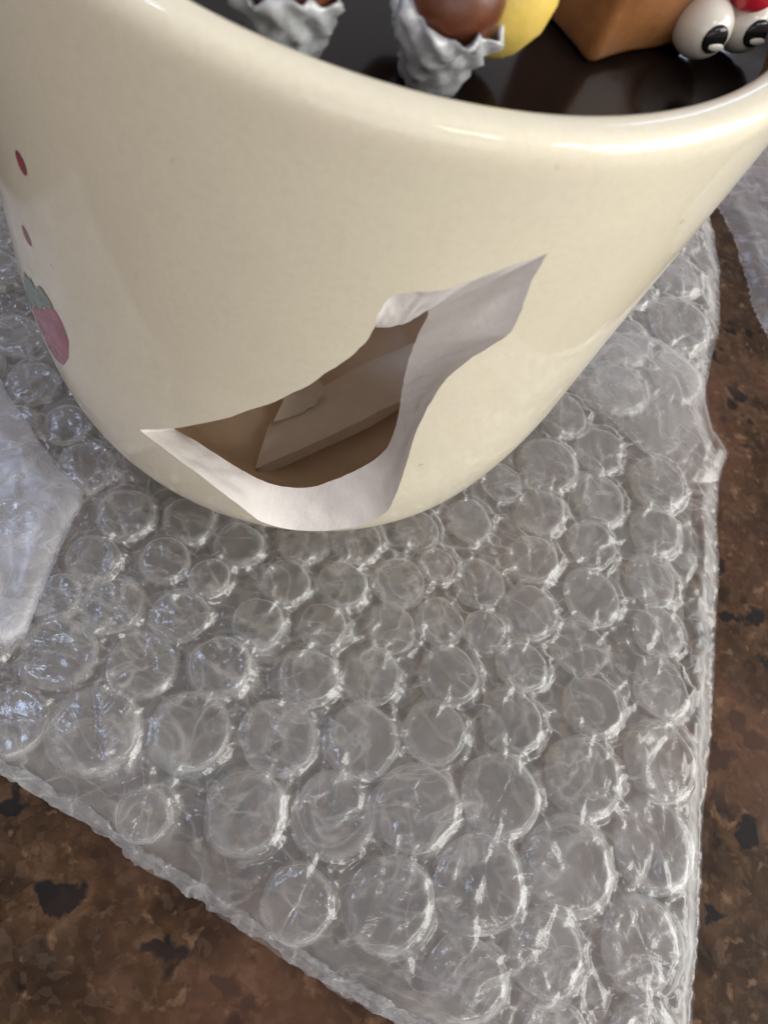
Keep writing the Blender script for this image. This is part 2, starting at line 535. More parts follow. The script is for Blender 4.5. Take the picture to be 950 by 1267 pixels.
# fine irregularity of the break
k_ = np.arange(len(HP))
j1 = fbm(k_ * 0.35, 0 * k_ + 3.1, 5, 3)
j2 = fbm(k_ * 0.35, 0 * k_ + 9.7, 8, 3)
HP[:, 0] += j1 * 0.22
HP[:, 1] += j2 * 0.22
HP[:, 2] += j2 * 0.18
HP[:, 3] += j1 * 0.18

mug = thing('broken_mug', 'cream glazed mug with a jagged hole broken out of its side, painted strawberry and dots', 'mug')


def wall_with_hole(rf, hole, zs, ths, pad=3.0):
    """regular lattice away from the hole, triangulated lattice + hole outline near it; returns verts, faces"""
    t0, t1 = hole[:, 0].min() - pad, hole[:, 0].max() + pad
    z0, z1 = hole[:, 1].min() - pad, hole[:, 1].max() + pad
    i0, i1 = np.searchsorted(ths, t0) - 1, np.searchsorted(ths, t1)
    jz0, jz1 = max(np.searchsorted(zs, z0) - 1, 0), min(np.searchsorted(zs, z1), len(zs) - 1)
    nt_, nz_ = len(ths), len(zs)
    TT, ZZ = np.meshgrid(ths, zs, indexing='ij')
    V = [tuple(v) for v in np.stack([TT.ravel(), ZZ.ravel()], -1)]
    Fs = [tuple(f) for f in grid_faces(nt_, nz_, True)
          if not (i0 <= f[0] // nz_ < i1 and jz0 <= f[0] % nz_ < jz1)]
    S = 0.76
    pts, gid = [], []
    for i in range(i0, i1 + 1):
        for j in range(jz0, jz1 + 1):
            pts.append((ths[i] * S, zs[j]))
            gid.append(i * nz_ + j)
    pts = np.array(pts)
    gid = np.array(gid)
    hp = np.stack([hole[:, 0] * S, hole[:, 1]], -1)
    dd, _ = poly_near(pts[:, 0], pts[:, 1], hp)
    ins = inside(pts[:, 0], pts[:, 1], hp)
    edge = np.array([(g_ // nz_ in (i0, i1)) or (g_ % nz_ in (jz0, jz1)) for g_ in gid])
    keep = edge | (~ins & (dd > 0.45))
    pts, gid = pts[keep], gid[keep]
    allp = [Vector(p) for p in pts] + [Vector(p) for p in hp]
    nb = len(pts)
    ed = [(nb + k, nb + (k + 1) % len(hp)) for k in range(len(hp))]
    vo, eo, fo, ov, oe, of = delaunay_2d_cdt(allp, ed, [], 0, 1e-6)
    vmap = []
    for k, p in enumerate(vo):
        src = ov[k]
        g_ = next((int(gid[s]) for s in src if s < nb), None)
        if g_ is None:
            V.append((p[0] / S, p[1]))
            g_ = len(V) - 1
        vmap.append(g_)
    cen = np.array([[sum(vo[i][0] for i in f) / 3, sum(vo[i][1] for i in f) / 3] for f in fo])
    ci = inside(cen[:, 0], cen[:, 1], hp)
    for f, c in zip(fo, ci):
        if not c:
            Fs.append(tuple(vmap[i] for i in f))
    V = np.array(V)
    return pol(V[:, 0], V[:, 1], rf(V[:, 1])), Fs


ths = np.arange(-270, 90, 1.5)
zsO = np.concatenate([np.arange(0, 12, 1.0), np.arange(12, 92.01, 1.6)])
zsO[-1] = 92
Vo, Fo = wall_with_hole(rO, HP[:, :2], zsO, ths)
zsI = np.concatenate([np.arange(6.5, 14, 1.25), np.arange(14, 92.01, 1.56)])
zsI[-1] = 92
Vi, Fi = wall_with_hole(rI, HP[:, 2:], zsI, ths)
V = list(Vo)
Fs = list(Fo)
b = len(V)
V += list(Vi)
nO = len(Fs)
Fs += [tuple(b + i for i in f[::-1]) for f in Fi]
nI = len(Fs)
# lip: a rounded rim between the outer and the inner wall
nl = 21
b2 = len(V)
Ro, Ri = rO(92.0), rI(92.0)
lc, lr = (Ro + Ri) / 2, (Ro - Ri) / 2
for t in ths:
    for q in np.linspace(0, math.pi, nl):
        cq, sq_ = math.cos(q), math.sin(q)
        V.append(pol(t, 92 + 3.0 * abs(sq_) ** 0.72, lc + lr * math.copysign(abs(cq) ** 0.72, cq)))
Fs += [tuple(b2 + i for i in f) for f in grid_faces(len(ths), nl, True)]
# foot: underside with a shallow recess, and the floor inside
for (rad_z, rev) in (([(rO(0.0), 0.0), (22.5, -0.15), (21.0, 0.0), (20.0, 1.2), (10.0, 1.4), (0.2, 1.4)], False),
                     ([(rI(6.5), 6.5), (15.0, 6.0), (8.0, 5.9), (0.2, 5.9)], True)):
    b3 = len(V)
    for t in ths:
        for (rr_, z_) in rad_z:
            V.append(pol(t, z_, rr_))
    for f in grid_faces(len(ths), len(rad_z), True):
        ff = tuple(b3 + i for i in f)
        Fs.append(ff if rev else ff[::-1])
mids = np.zeros(len(Fs), int)
zc = np.array([np.mean([V[i][2] for i in f]) for f in Fs[nO:nI]])
mids[nO:nI] = np.where(zc < 86, 1, 2)
mids[-len(ths) * 3:] = 1
me_o = mesh_obj('mug_body', V, Fs, [M_glaze, M_inner, M_dark], mug, mids=mids)
bm = bmesh.new()
bm.from_mesh(me_o.data)
bmesh.ops.remove_doubles(bm, verts=bm.verts, dist=0.00002)
bmesh.ops.recalc_face_normals(bm, faces=bm.faces)
bm.to_mesh(me_o.data)
bm.free()
me_o.data.polygons.foreach_set('use_smooth', np.ones(len(me_o.data.polygons), bool))

# the raw broken face between the outer and the inner outline
K = 12
A = pol(HP[:, 0], HP[:, 1], rO(HP[:, 1]))
Bq = pol(HP[:, 2], HP[:, 3], rI(HP[:, 3]))
n = len(HP)
tang = np.roll(A, -1, 0) - np.roll(A, 1, 0)
nor = np.cross(tang, Bq - A)
nor /= np.linalg.norm(nor, axis=1)[:, None] + 1e-9
rows = []
for k in range(K):
    t = k / (K - 1)
    wgt = math.sin(math.pi * t)
    d_ = (fbm(k_ * 0.16, 0 * k_ + t * 2.2, 21, 2) * 0.42 + fbm(k_ * 0.5, 0 * k_ + t * 5, 31, 2) * 0.10) * wgt
    rows.append(A * (1 - t) + Bq * t + nor * d_[:, None])
Vf = np.stack(rows, 1).reshape(-1, 3)
be = mesh_obj('broken_edge', Vf, grid_faces(n, K, True), M_bisque, mug)
be['label'] = 'raw white fracture face around the hole'


def decal(name, poly, mat, parent, lift=0.05, step=0.5):
    """a patch of printed glaze that follows the outside of the mug"""
    S = 0.76
    P = resample([(a * S, z) for a, z in poly], step)
    for _ in range(2):
        P = (np.roll(P, 1, 0) + 2 * P + np.roll(P, -1, 0)) / 4
    x0, y0 = P.min(0)
    x1, y1 = P.max(0)
    gx, gy = np.meshgrid(np.arange(x0, x1, step), np.arange(y0, y1, step))
    q = np.stack([gx.ravel(), gy.ravel()], -1)
    dd, _ = poly_near(q[:, 0], q[:, 1], P)
    q = q[inside(q[:, 0], q[:, 1], P) & (dd > step * 0.45)]
    nb = len(q)
    vo, eo, fo, *_r = delaunay_2d_cdt([Vector(p) for p in q] + [Vector(p) for p in P],
                                      [(nb + k, nb + (k + 1) % len(P)) for k in range(len(P))], [], 1, 1e-6)
    vv = np.array([(v[0], v[1]) for v in vo])
    o = mesh_obj(name, pol(vv[:, 0] / S, vv[:, 1], rO(vv[:, 1]) + lift), fo, mat, parent)
    bm = bmesh.new(); bm.from_mesh(o.data)
    for f in bm.faces:
        c = f.calc_center_median()
        if f.normal.dot(Vector((c.x, c.y, 0))) < 0:
            f.normal_flip()
    bm.to_mesh(o.data); bm.free()
    return o


decal('painted_dot', [(-113.3, 71.2), (-112.5, 72.1), (-111.2, 71.8), (-110.7, 70.4), (-111.6, 69.2), (-112.9, 69.4)], M_dot, mug)
decal('painted_dot', [(-117.6, 59.0), (-116.5, 59.6), (-115.2, 59.0), (-114.8, 57.7), (-115.8, 56.8), (-117.2, 57.3)], M_dot, mug)
berry = decal('painted_strawberry', [(-111.3, 49.9), (-109.6, 48.6), (-108.9, 46.0), (-110.2, 41.4), (-113.0, 37.1), (-115.9, 35.4), (-119.5, 35.2),
                             (-122.5, 37.0), (-124.0, 38.6), (-121.2, 42.4), (-117.4, 44.6), (-114.6, 47.7)], M_berry, mug)
decal('strawberry_leaf', [(-122.6, 47.7), (-120.8, 47.4), (-119.4, 49.2), (-118.0, 48.0), (-115.6, 50.9), (-114.6, 51.1), (-112.5, 50.7), (-111.5, 49.5), (-113.6, 48.9), (-114.6, 47.5),
               (-116.2, 46.6), (-117.4, 44.3), (-119.3, 44.2), (-120.8, 42.2), (-122.8, 41.2), (-124.5, 38.2), (-125.6, 39.2), (-125.4, 42.5)], M_leaf, berry, lift=0.09)

# dark glossy filling just below the rim
V, Fs = [], []
rr = [0.3, 8, 16, 24, 30, 34, 36.8, 39.3]
nt_ = 96
for i in range(nt_):
    for q, r_ in enumerate(rr):
        a = i / nt_ * 2 * math.pi
        z = 88 + 0.3 * float(fbm(r_ * math.cos(a) * 0.09, r_ * math.sin(a) * 0.09, 4, 2)) + (0.8 if q == len(rr) - 1 else 0)
        V.append((r_ * math.cos(a), r_ * math.sin(a), z))
for i in range(nt_):
    a = i / nt_ * 2 * math.pi
    V.append((0.0, 0.0, 88.0))
Fs = [tuple(f) for f in grid_faces(nt_, len(rr), True)]
Fs = [f for f in Fs if min(V[k][1] - 0.25 * V[k][0] for k in f) < 14]      # slab stops short of the back wall, unseen, to let light inside
fil = mesh_obj('dark_filling', V[:nt_ * len(rr)], Fs, M_dark, mug)

# ------------------------------------------------------------------ broken pieces lying inside
def shard(name, a, b_, wd, th, bend, label, tip=0.35, roll=0.0):
    a, b_ = np.array(a, float), np.array(b_, float)
    nu, nv = 22, 10
    ax = b_ - a
    L_ = np.linalg.norm(ax)
    ax /= L_
    side = np.cross((0, 0, 1.0), ax); side /= np.linalg.norm(side)
    upv = np.cross(ax, side)
    c, s = math.cos(roll), math.sin(roll)
    side, upv = c * side + s * upv, -s * side + c * upv
    V, mids = [], []
    for lay in (0, 1):
        for i in range(nu):
            t = i / (nu - 1)
            wl = wd * (tip + (1 - tip) * min(1, t / 0.5)) * (1 - 0.25 * max(0, (t - 0.7) / 0.3))
            for j in range(nv):
                s_ = j / (nv - 1) - 0.5
                edge_ = float(fbm(t * 4, s_ * 1.5, 12 + lay, 3)) * 0.5
                p = a + ax * (t * L_ + (1 - t) ** 3 * 8.0 * (s_ + 0.5)) + side * (s_ * wl + edge_) + upv * (-bend * s_ * s_ * 4 + (th if lay else 0))
                V.append(p)
    g1 = grid_faces(nu, nv)
    Fs = [tuple(f[::-1]) for f in g1] + [tuple(f + nu * nv) for f in g1]
    mids = [0] * len(Fs)
    ring = [(i, 0) for i in range(nu)] + [(nu - 1, j) for j in range(1, nv)] + [(i, nv - 1) for i in range(nu - 2, -1, -1)] + [(0, j) for j in range(nv - 2, 0, -1)]
    for k in range(len(ring)):
        p, q = ring[k], ring[(k + 1) % len(ring)]
        a0, a1 = p[0] * nv + p[1], q[0] * nv + q[1]
        Fs.append((a0, a1, a1 + nu * nv, a0 + nu * nv)); mids.append(1)
    o = mesh_obj(name, V, Fs, [M_shard, M_bisque], None, mids=mids)
    bm = bmesh.new(); bm.from_mesh(o.data); bmesh.ops.recalc_face_normals(bm, faces=bm.faces)
    for e in bm.edges:
        if len(e.link_faces) == 2 and e.link_faces[0].material_index != e.link_faces[1].material_index:
            e.smooth = False
    bm.to_mesh(o.data); bm.free()
    tag(o, label, 'shard')
    return o


shard('ceramic_shard', (3.6, -24.5, 8.6), (22, 16, 9.0), 11.5, 2.4, 1.6,
      'long pale broken piece lying across the floor inside the mug, seen through the hole', 0.62, roll=-0.25)
shard('ceramic_shard', (2.0, -15.5, 10.0), (5, -5, 12.5), 9.0, 2.4, 1.0,
      'small cream fragment with a bright tip behind the long broken piece inside the mug', 0.5, roll=0.3)

# ------------------------------------------------------------------ the little sweets standing on the filling
def lathe(name, prof, mat, parent, nseg=48, fn=None, cap=True):
    V = []
    for i in range(nseg):
        a = i / nseg * 2 * math.pi
        for (r_, z_) in prof:
            p = [r_ * math.cos(a), r_ * math.sin(a), z_]
            if fn:
                p = fn(p, a)
            V.append(p)
    return mesh_obj(name, V, grid_faces(nseg, len(prof), True), mat, parent)


def ball_prof(r, n=14, sq=1.0, z0=0.0):
    return [(max(0.001, r * math.sin(q)), z0 + r * sq * -math.cos(q)) for q in np.linspace(0, math.pi, n)]


def sweet(loc, seed, label, tilt):
    t = thing('chocolate_sweet', label, 'figurine', loc, 'chocolate balls in grey crinkled cups')
    t.rotation_euler = tilt
    t.scale = (0.84,) * 3

    def ruffle(p, a):
        r_ = math.hypot(p[0], p[1])
        hgt = p[2] / 5.6
        q = float(fbm(math.cos(a) * 2.3 + 5, math.sin(a) * 2.3 + p[2] * 0.35, seed, 4))
        s_ = 1 + 0.20 * q + 0.07 * math.sin(9 * a + 2.2 * p[2] + seed) * hgt
        return [p[0] * s_, p[1] * s_, p[2] * (1 + 0.18 * hgt * float(fbm(math.cos(a) * 1.8, math.sin(a) * 1.8, seed + 3, 3)))]
    prof = [(0.05, 0), (1.6, 0), (2.9, 0.1), (3.1, 0.6), (3.3, 1.2), (3.75, 1.8), (3.6, 2.3), (4.1, 2.9), (4.5, 3.5), (4.4, 4.0), (4.9, 4.6), (5.2, 5.2),
            (5.3, 5.7), (5.1, 6.0), (4.75, 5.8), (4.5, 5.2), (4.2, 4.4), (3.7, 3.6), (2.6, 3.2), (0.05, 3.2)]
    prof = [(a_, b_ * 1.25) for a_, b_ in prof]
    lathe('crinkled_cup', prof, M_foil, t, 96, ruffle)
    lathe('chocolate_ball', ball_prof(4.7, 18, 1.0, 8.3), M_choc, t, 40,
          lambda p, a: [p[0] * (1 + 0.03 * float(fbm(p[0] * .4, p[1] * .4, seed, 3))), p[1], p[2]])
    return t


sweet((4.3, -31.1, 88.1), 3, 'brown ball in a crinkled grey cup at the far left behind the rim', (0.05, -0.12, 0.4))
sweet((14.5, -25.8, 88.1), 11, 'brown ball in a crinkled grey cup with the yellow piece leaning over it', (0.0, 0.10, 2.0))


def rounded_box(name, sx, sy, sz, mat, parent, bev, loc=(0, 0, 0), rot=(0, 0, 0), lump=0.0, seed=1):
    bm = bmesh.new()
    bmesh.ops.create_cube(bm, size=1)
    bmesh.ops.scale(bm, vec=(sx, sy, sz), verts=bm.verts)
    bmesh.ops.bevel(bm, geom=bm.edges[:], offset=bev, segments=4, profile=0.5, affect='EDGES')
    bmesh.ops.subdivide_edges(bm, edges=[e for e in bm.edges if e.calc_length() > 2.2], cuts=4, use_grid_fill=True)
    R_ = Matrix.LocRotScale(Vector(loc), __import__('mathutils').Euler(rot), None)
    V = []
    for v in bm.verts:
        p = v.co.copy()
        if lump:
            nrm = v.normal
            p += nrm * (lump * float(fbm(p.x * 0.25 + p.z * 0.2, p.y * 0.25 - p.z * 0.23, seed, 3)))
        V.append(R_ @ p)
    bm.verts.index_update()
    Fs = [tuple(v.index for v in f.verts) for f in bm.faces]
    bm.free()
    return mesh_obj(name, [tuple(v) for v in V], Fs, mat, parent)


# yellow rounded bar leaning over the second cup
yo = lathe('yellow_bar', [(max(0.01, 5.5 * math.sqrt(max(0.0, 1 - (1 - min(1, t / 0.32)) ** 2)) * (1 if t < .75 else math.sqrt(max(0.0, 1 - ((t - .75) / .25) ** 2)))), t * 17) for t in np.linspace(0, 1, 26)],
           M_yellow, None, 40, lambda p, a: [p[0] * 1.12 + 0.3 * float(fbm(p[2] * .2, a, 2, 2)), p[1] * 0.85, p[2]])
yo.location = Vector((20.7, -20.4, 92.8)) * MM
yo.scale = (0.86,) * 3
yo.rotation_euler = Vector((-0.95, -0.08, 0.36)).normalized().to_track_quat('Z', 'X').to_euler()
tag(yo, 'smooth yellow rounded bar leaning between a grey cup and the brown block', 'figurine')

fig = thing('googly_block', 'caramel brown block with two white eyes and a red nose', 'figurine', (30.3, -3.5, 88.0))
fig.scale = (0.835,) * 3
fig.rotation_euler = (0, 0, math.atan2(13.4 - 1.4, 31 - 24))
rounded_box('block_body', 17, 10, 15, M_caramel, fig, 1.3, loc=(-4.4, 5.0, 7.7), lump=0.35, seed=5)
for k, (x_, y_, z_, r_) in enumerate(((1.4, -1.6, 3.8, 3.25), (8.1, -2.2, 3.8, 3.2))):
    e = lathe('eyeball', ball_prof(r_, 18), M_white, fig, 36)
    e.location = Vector((x_, y_, z_)) * MM
    pu = lathe('pupil', [(0.01, 0.30), (0.7, 0.26), (1.2, 0.14), (1.45, -0.05), (1.5, -0.25)], M_black, e, 24)
    dv = Vector((-0.33, -0.91, 0.17)).normalized()
    pu.location = dv * (r_ * MM * 0.955)
    pu.rotation_euler = dv.to_track_quat('Z', 'Y').to_euler()
    gl = lathe('catchlight', [(0.01, 0.12), (0.45, 0.08), (0.6, -0.05)], M_white, pu, 12, lambda p, a: [p[0] * 1.7, p[1] * 0.7, p[2]])  # highlight on the pupil, modelled as a small white patch
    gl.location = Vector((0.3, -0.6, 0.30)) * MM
nz = lathe('red_nose', ball_prof(2.9, 16), M_red, fig, 32)
nz.location = Vector((5.4, -2.2, 8.6)) * MM

# ------------------------------------------------------------------ bubble wrap
OUT = [(66, 125), (74.5, 106), (80, 86), (82, 66), (83.2, 56), (87, 50), (91, 46.5), (95, 30), (98, 18), (101.8, 0), (105.2, -16.7), (106.4, -22), (108, -32),
       (110, -43), (112, -53), (114, -62), (116, -72), (118, -86), (76, -86.2), (60.4, -86.4), (45.7, -85.6), (32.6, -85.2), (24, -85.0), (14.4, -84.0), (5.7, -83.8), (-2.7, -84.0),
       (-11.6, -83.6), (-60, -84), (-78, -80), (-80, 30), (-70, 120), (0, 130)]
BUBS = [(x, y, R * 1.13) for x, y, R in BUB]


def base_h(x, y):
    x = np.asarray(x, float); y = np.asarray(y, float)
    h = -4.6 + 4.5 * np.exp(-(((x - 78) / 60) ** 2 + ((y + 60) / 40) ** 2)) + 3.0 * np.exp(-(((x - 8) / 22) ** 2 + ((y + 74) / 14) ** 2))
    r = np.hypot(x, y)
    h = h + 0.9 * fbm(x * 0.045, y * 0.045, 40, 2) * np.clip((r - 30) / 30, 0, 1)
    return h


# fill up the parts behind the mug with a lattice of bubbles
filler = []
for iy in range(-9, 14):
    for ix in range(-9, 12):
        x = ix * 11.2 + (5.6 if iy % 2 else 0) + random.uniform(-.5, .5)
        y = iy * 9.7 + random.uniform(-.5, .5)
        if y < -20 and x < 112 and x > -15:
            continue
        if math.hypot(x, y) < 30:
            continue
        q = np.array([[x, y]])
        if not inside(q[:, 0], q[:, 1], OUT)[0] or poly_near(q[:, 0], q[:, 1], OUT)[0][0] < 6:
            continue
        if min(math.hypot(x - b_[0], y - b_[1]) - b_[2] for b_ in BUBS) < 5.2:
            continue
        filler.append((x, y, 4.8))
kept = []
for (x, y, R) in BUBS:
    q = np.array([[x, y]])
    if math.hypot(x, y) < 28 or not inside(q[:, 0], q[:, 1], OUT)[0]:
        continue
    de = float(poly_near(q[:, 0], q[:, 1], OUT)[0][0]) - 0.6
    if de > 0.5 * R:
        kept.append((x, y, min(R, de)))
BUBS = kept + filler
# ease overlaps apart
arr = np.array(BUBS)
for _ in range(40):
    for i in range(len(arr)):
        d_ = arr[:, :2] - arr[i, :2]
        L_ = np.hypot(d_[:, 0], d_[:, 1]); L_[i] = 99
        need = (arr[:, 2] + arr[i, 2]) * 1.03 - L_
        k = np.where(need > 0)[0]
        for q in k:
            mv = d_[q] / L_[q] * need[q] * 0.12
            arr[q, :2] += mv; arr[i, :2] -= mv
            arr[q, 2] *= 0.997; arr[i, 2] *= 0.997
BUBS = arr


def film_grid(poly, step, hfun, seed, bubs=None, creases=220, clen=(4, 14), camp=0.45, edge_jag=0.35, droop=None, fine=0.16):
    poly = resample(poly, 1.0)
    s_ = np.arange(len(poly))
    poly = poly + 2.2 * edge_jag * np.stack([fbm(s_ * .09, s_ * 0 + 4.5, seed + 1, 2), fbm(s_ * .09, s_ * 0 + 8.5, seed + 1, 2)], -1)
    poly = poly + edge_jag * np.stack([fbm(np.arange(len(poly)) * .45, np.arange(len(poly)) * 0 + 1.5, seed, 3),
                                       fbm(np.arange(len(poly)) * .45, np.arange(len(poly)) * 0 + 7.5, seed, 3)], -1)
    x0, y0 = poly.min(0) - step
    x1, y1 = poly.max(0) + step
    xs, ys = np.arange(x0, x1 + step, step), np.arange(y0, y1 + step, step)
    X, Y = np.meshgrid(xs, ys, indexing='ij')
    x, y = X.ravel().copy(), Y.ravel().copy()
    ins = inside(x, y, poly)
    # distance to the outline on a narrow band only
    dd = np.full(len(x), 50.0)
    nearp = np.stack([x, y], -1)
    I2 = ins.reshape(X.shape)
    band = np.zeros_like(I2)
    W = int(math.ceil(6.0 / step))
    nb = I2.copy()
    er, di = I2.copy(), I2.copy()
    for _ in range(W):
        e2 = er.copy(); e2[1:] &= er[:-1]; e2[:-1] &= er[1:]; e2[:, 1:] &= er[:, :-1]; e2[:, :-1] &= er[:, 1:]; er = e2
    for _ in range(2):
        d2 = di.copy(); d2[1:] |= di[:-1]; d2[:-1] |= di[1:]; d2[:, 1:] |= di[:, :-1]; d2[:, :-1] |= di[:, 1:]; di = d2
    band = (di & ~er).ravel()
    dd[band], nearp[band] = poly_near(x[band], y[band], poly)
    snap = band & (~ins) & (dd < step * 1.45)
    x[snap], y[snap] = nearp[snap, 0], nearp[snap, 1]
    ok = ins | snap
    h = hfun(x, y)
    h = h + fine * fbm(x * 0.35, y * 0.35, seed + 5, 3)
    # long irregular creases
    r_ = np.random.default_rng(seed)
    def crease(px, py, ang, L, amp, wd):
        c, s = math.cos(ang), math.sin(ang)
        u = (x - px) * c + (y - py) * s
        m_ = np.abs(u) < L * 0.75
        if not m_.any():
            return
        v = -(x[m_] - px) * s + (y[m_] - py) * c
        u = u[m_]
        v = v + 0.9 * math.sin(px) * (u / L) ** 2 * 2.0
        h[m_] += amp * np.exp(-(v / wd) ** 2) * np.clip(1 - (2 * u / (1.5 * L)) ** 2, 0, 1)
    for _ in range(creases):
        crease(r_.uniform(x0, x1), r_.uniform(y0, y1), r_.uniform(0, math.pi), r_.uniform(*clen), r_.uniform(-1, 1) * camp, r_.uniform(0.35, 0.9))
    if bubs is not None:
        for (bx, by, R) in bubs:
            m_ = (np.abs(x - bx) < R + 5) & (np.abs(y - by) < R + 5)
            if not m_.any():
                continue
            dx, dy = x[m_] - bx, y[m_] - by
            d = np.hypot(dx, dy)
            a = np.arctan2(dy, dx)
            hh = 0.45 * np.exp(-((d - R - 0.55) / 0.40) ** 2) - 0.35 * np.exp(-((d - R - 1.7) / 0.8) ** 2)
            # tension wrinkles running outwards
            kk = r_.integers(7, 12)
            wv = np.zeros_like(d)
            for _ in range(kk):
                a0 = r_.uniform(-math.pi, math.pi); amp = r_.uniform(.5, 1.5); wd = r_.uniform(.35, .7); ll = r_.uniform(1.5, 4.0)
                da = (a - a0 + math.pi) % (2 * math.pi) - math.pi
                wv += amp * np.exp(-(da * d / wd) ** 2) * np.exp(-((d - R - .8) / ll) ** 2) * (d > R * 0.9)
            h[m_] += hh * (0.6 + 0.5 * vnoise(a * 2, 0 * a + R * 7, seed)) + wv * 0.55
    if droop is not None:
        h = droop(x, y, dd, h)
    nv = X.shape[1]
    Fq = grid_faces(*X.shape)
    Fq = Fq[ok[Fq].all(1)]
    used = np.zeros(len(x), bool); used[Fq.ravel()] = True
    idx = np.cumsum(used) - 1
    return np.stack([x, y, h], -1)[used], idx[Fq], (xs, ys, h.reshape(X.shape))


def droop_top(x, y, dd, h):
    """the sheet settles towards the counter along its cut edges"""
    t = np.clip(dd / 6.0, 0, 1)
    t = t * t * (3 - 2 * t)
    side = np.where(y < -70, 1.0, 0.55)
    crush = np.clip(1 - dd / 9.0, 0, 1) * np.where(y < -68, 1.0, 0.35)
    rg = 0.5 - np.abs(fbm(x * .33, y * .33, 78, 3))
    h = h + crush * (1.5 * (rg - 0.35) + 0.5 * fbm(x * 1.1, y * 1.1, 79, 2))
    return h * t + (h * (1 - side) + (ZC + 1.6) * side) * (1 - t) + 0.25 * (1 - t) * fbm(x * .5, y * .5, 77, 3)


wrap = thing('bubble_wrap', 'clear crinkled bubble wrap sheet spread under the mug over the granite', 'bubble wrap')

hgts = np.array([random.choice((0.7, 1.0, 1.25, 1.55)) * random.uniform(0.9, 1.1) for _ in BUBS])
for i, (x, y, R) in enumerate(BUBS):      # pressed down by the mug
    rr = math.hypot(x, y)
    if rr < 48:
        zm = float(np.interp(max(rr - R, 24.5), _ro[:60], _zo[:60]))
        hgts[i] = max(0.8, min(hgts[i], zm - float(base_h(x, y)) - 0.5))


def cover_h(x, y):
    """the backing film lies over the bubbles and sags between them"""
    x = np.asarray(x, float); y = np.asarray(y, float)
    b0 = base_h(x, y)
    top_ = 0.35 + 0.25 * fbm(x * .2, y * .2, 130, 2)
    for (bx, by, R), hg in zip(BUBS, hgts):
        m_ = (np.abs(x - bx) < R + 3) & (np.abs(y - by) < R + 3)
        if m_.any():
            dx, dy = x[m_] - bx, y[m_] - by
            d = np.hypot(dx, dy) * (1 + 0.07 * vnoise(np.arctan2(dy, dx) * 1.3 + bx, 0 * dx + by, 131))
            t = np.clip((R + 1.9 - d) / 3.0, 0, 1)
            top_[m_] = np.maximum(top_[m_], hg * t * t * (3 - 2 * t) + 0.12)
    return b0 + top_


V, Fq, GR = film_grid(OUT, 0.5, cover_h, 101, BUBS, creases=900, camp=0.65, clen=(3, 10), droop=droop_top, fine=0.30)
mesh_obj('film', V, Fq, M_film, wrap)


def gh(x, y):
    xs, ys, H = GR
    i = int(np.clip(round((x - xs[0]) / (xs[1] - xs[0])), 1, len(xs) - 2))
    j = int(np.clip(round((y - ys[0]) / (ys[1] - ys[0])), 1, len(ys) - 2))
    return H[i, j]


def bubble_mesh(seed, hgt=3.6, nseg=48, sag=0.25):
    """a unit-radius (1 mm) dome: upright crinkled wall, rounded shoulder, slightly slack top"""
    r_ = np.random.default_rng(seed)
    prof = [(1.09, -0.08), (1.04, 0.0), (1.01, 0.12), (0.99, 0.32), (0.965, 0.55), (0.935, 0.75), (0.895, 0.90), (0.84, 0.99), (0.77, 1.02), (0.68, 1.0), (0.55, 0.97), (0.38, 0.97), (0.2, 0.97), (0.02, 0.97)]
    folds = [(r_.uniform(0, math.pi), r_.uniform(-.6, .6), r_.uniform(.04, .09), r_.uniform(-.5, .5)) for _ in range(r_.integers(2, 6))]
    dent = [(r_.uniform(-.8, .8), r_.uniform(-.8, .8), r_.uniform(.25, .6), r_.uniform(-.6, .2)) for _ in range(3)]
    V = []
    for i in range(nseg):
        a = i / nseg * 2 * math.pi
        wob = 1 + 0.11 * float(fbm(math.cos(a) * 1.2 + seed, math.sin(a) * 1.2, seed, 2))
        for (p, z) in prof:
            x, y = p * math.cos(a) * wob, p * math.sin(a) * wob
            wall = max(0, 1 - abs(z - 0.5) * 2)
            q = float(fbm(a * 3.5, z * 1.2 + seed, seed + 9, 3)) * 0.07 * wall
            zz = z
            if z > 0.5:
                for (an, of, wd, am) in folds:
                    zz += 0.6 * am * math.exp(-((x * math.sin(an) - y * math.cos(an) - of) / wd) ** 2)
                for (dx, dy, dr, am) in dent:
                    zz += am * sag * math.exp(-((x - dx) ** 2 + (y - dy) ** 2) / dr ** 2)
                zz += 0.14 * float(fbm(x * 1.7 + seed, y * 1.7, seed + 2, 3))
            V.append((x * (1 + q), y * (1 + q), zz))
    return np.array(V), grid_faces(nseg, len(prof), True)


variants = []
for s_ in range(16):
    Vb, Fb = bubble_mesh(200 + s_, sag=0.2 + 0.5 * (s_ % 4) / 3)
    o = mesh_obj('bubble', Vb, Fb, M_bub, wrap)
    variants.append(o)
used_v = set()


def put_bubble(x, y, z, R, hgt, k, tilt, parent, mat=None):
    src = variants[k]
    if k in used_v or mat is not None or parent is not wrap:
        o = src.copy()
        COL.objects.link(o)
    else:
        o = src
        used_v.add(k)
    o.parent = parent
    if mat is not None:
        o.material_slots[0].link = 'OBJECT'
        o.material_slots[0].material = mat
    o.location = Vector((x, y, z)) * MM
    o.scale = (R * random.uniform(.97, 1.05), R * random.uniform(.95, 1.03), hgt)
    q = Vector((tilt[0], tilt[1], 1)).normalized().to_track_quat('Z', 'Y')
    o.rotation_euler = (q.to_matrix() @ Matrix.Rotation(random.uniform(0, 6.28), 3, 'Z')).to_euler()
    return o


for i, (x, y, R) in enumerate(BUBS):
    z = float(base_h(x, y))
    e = R * 0.8
    gx = (float(base_h(x + e, y)) - float(base_h(x - e, y))) / (2 * e)
    gy = (float(base_h(x, y + e)) - float(base_h(x, y - e))) / (2 * e)
    hgt = hgts[i] * 0.97
    put_bubble(x, y, z - 0.1, R, hgt, i % 16, (-gx, -gy), wrap)


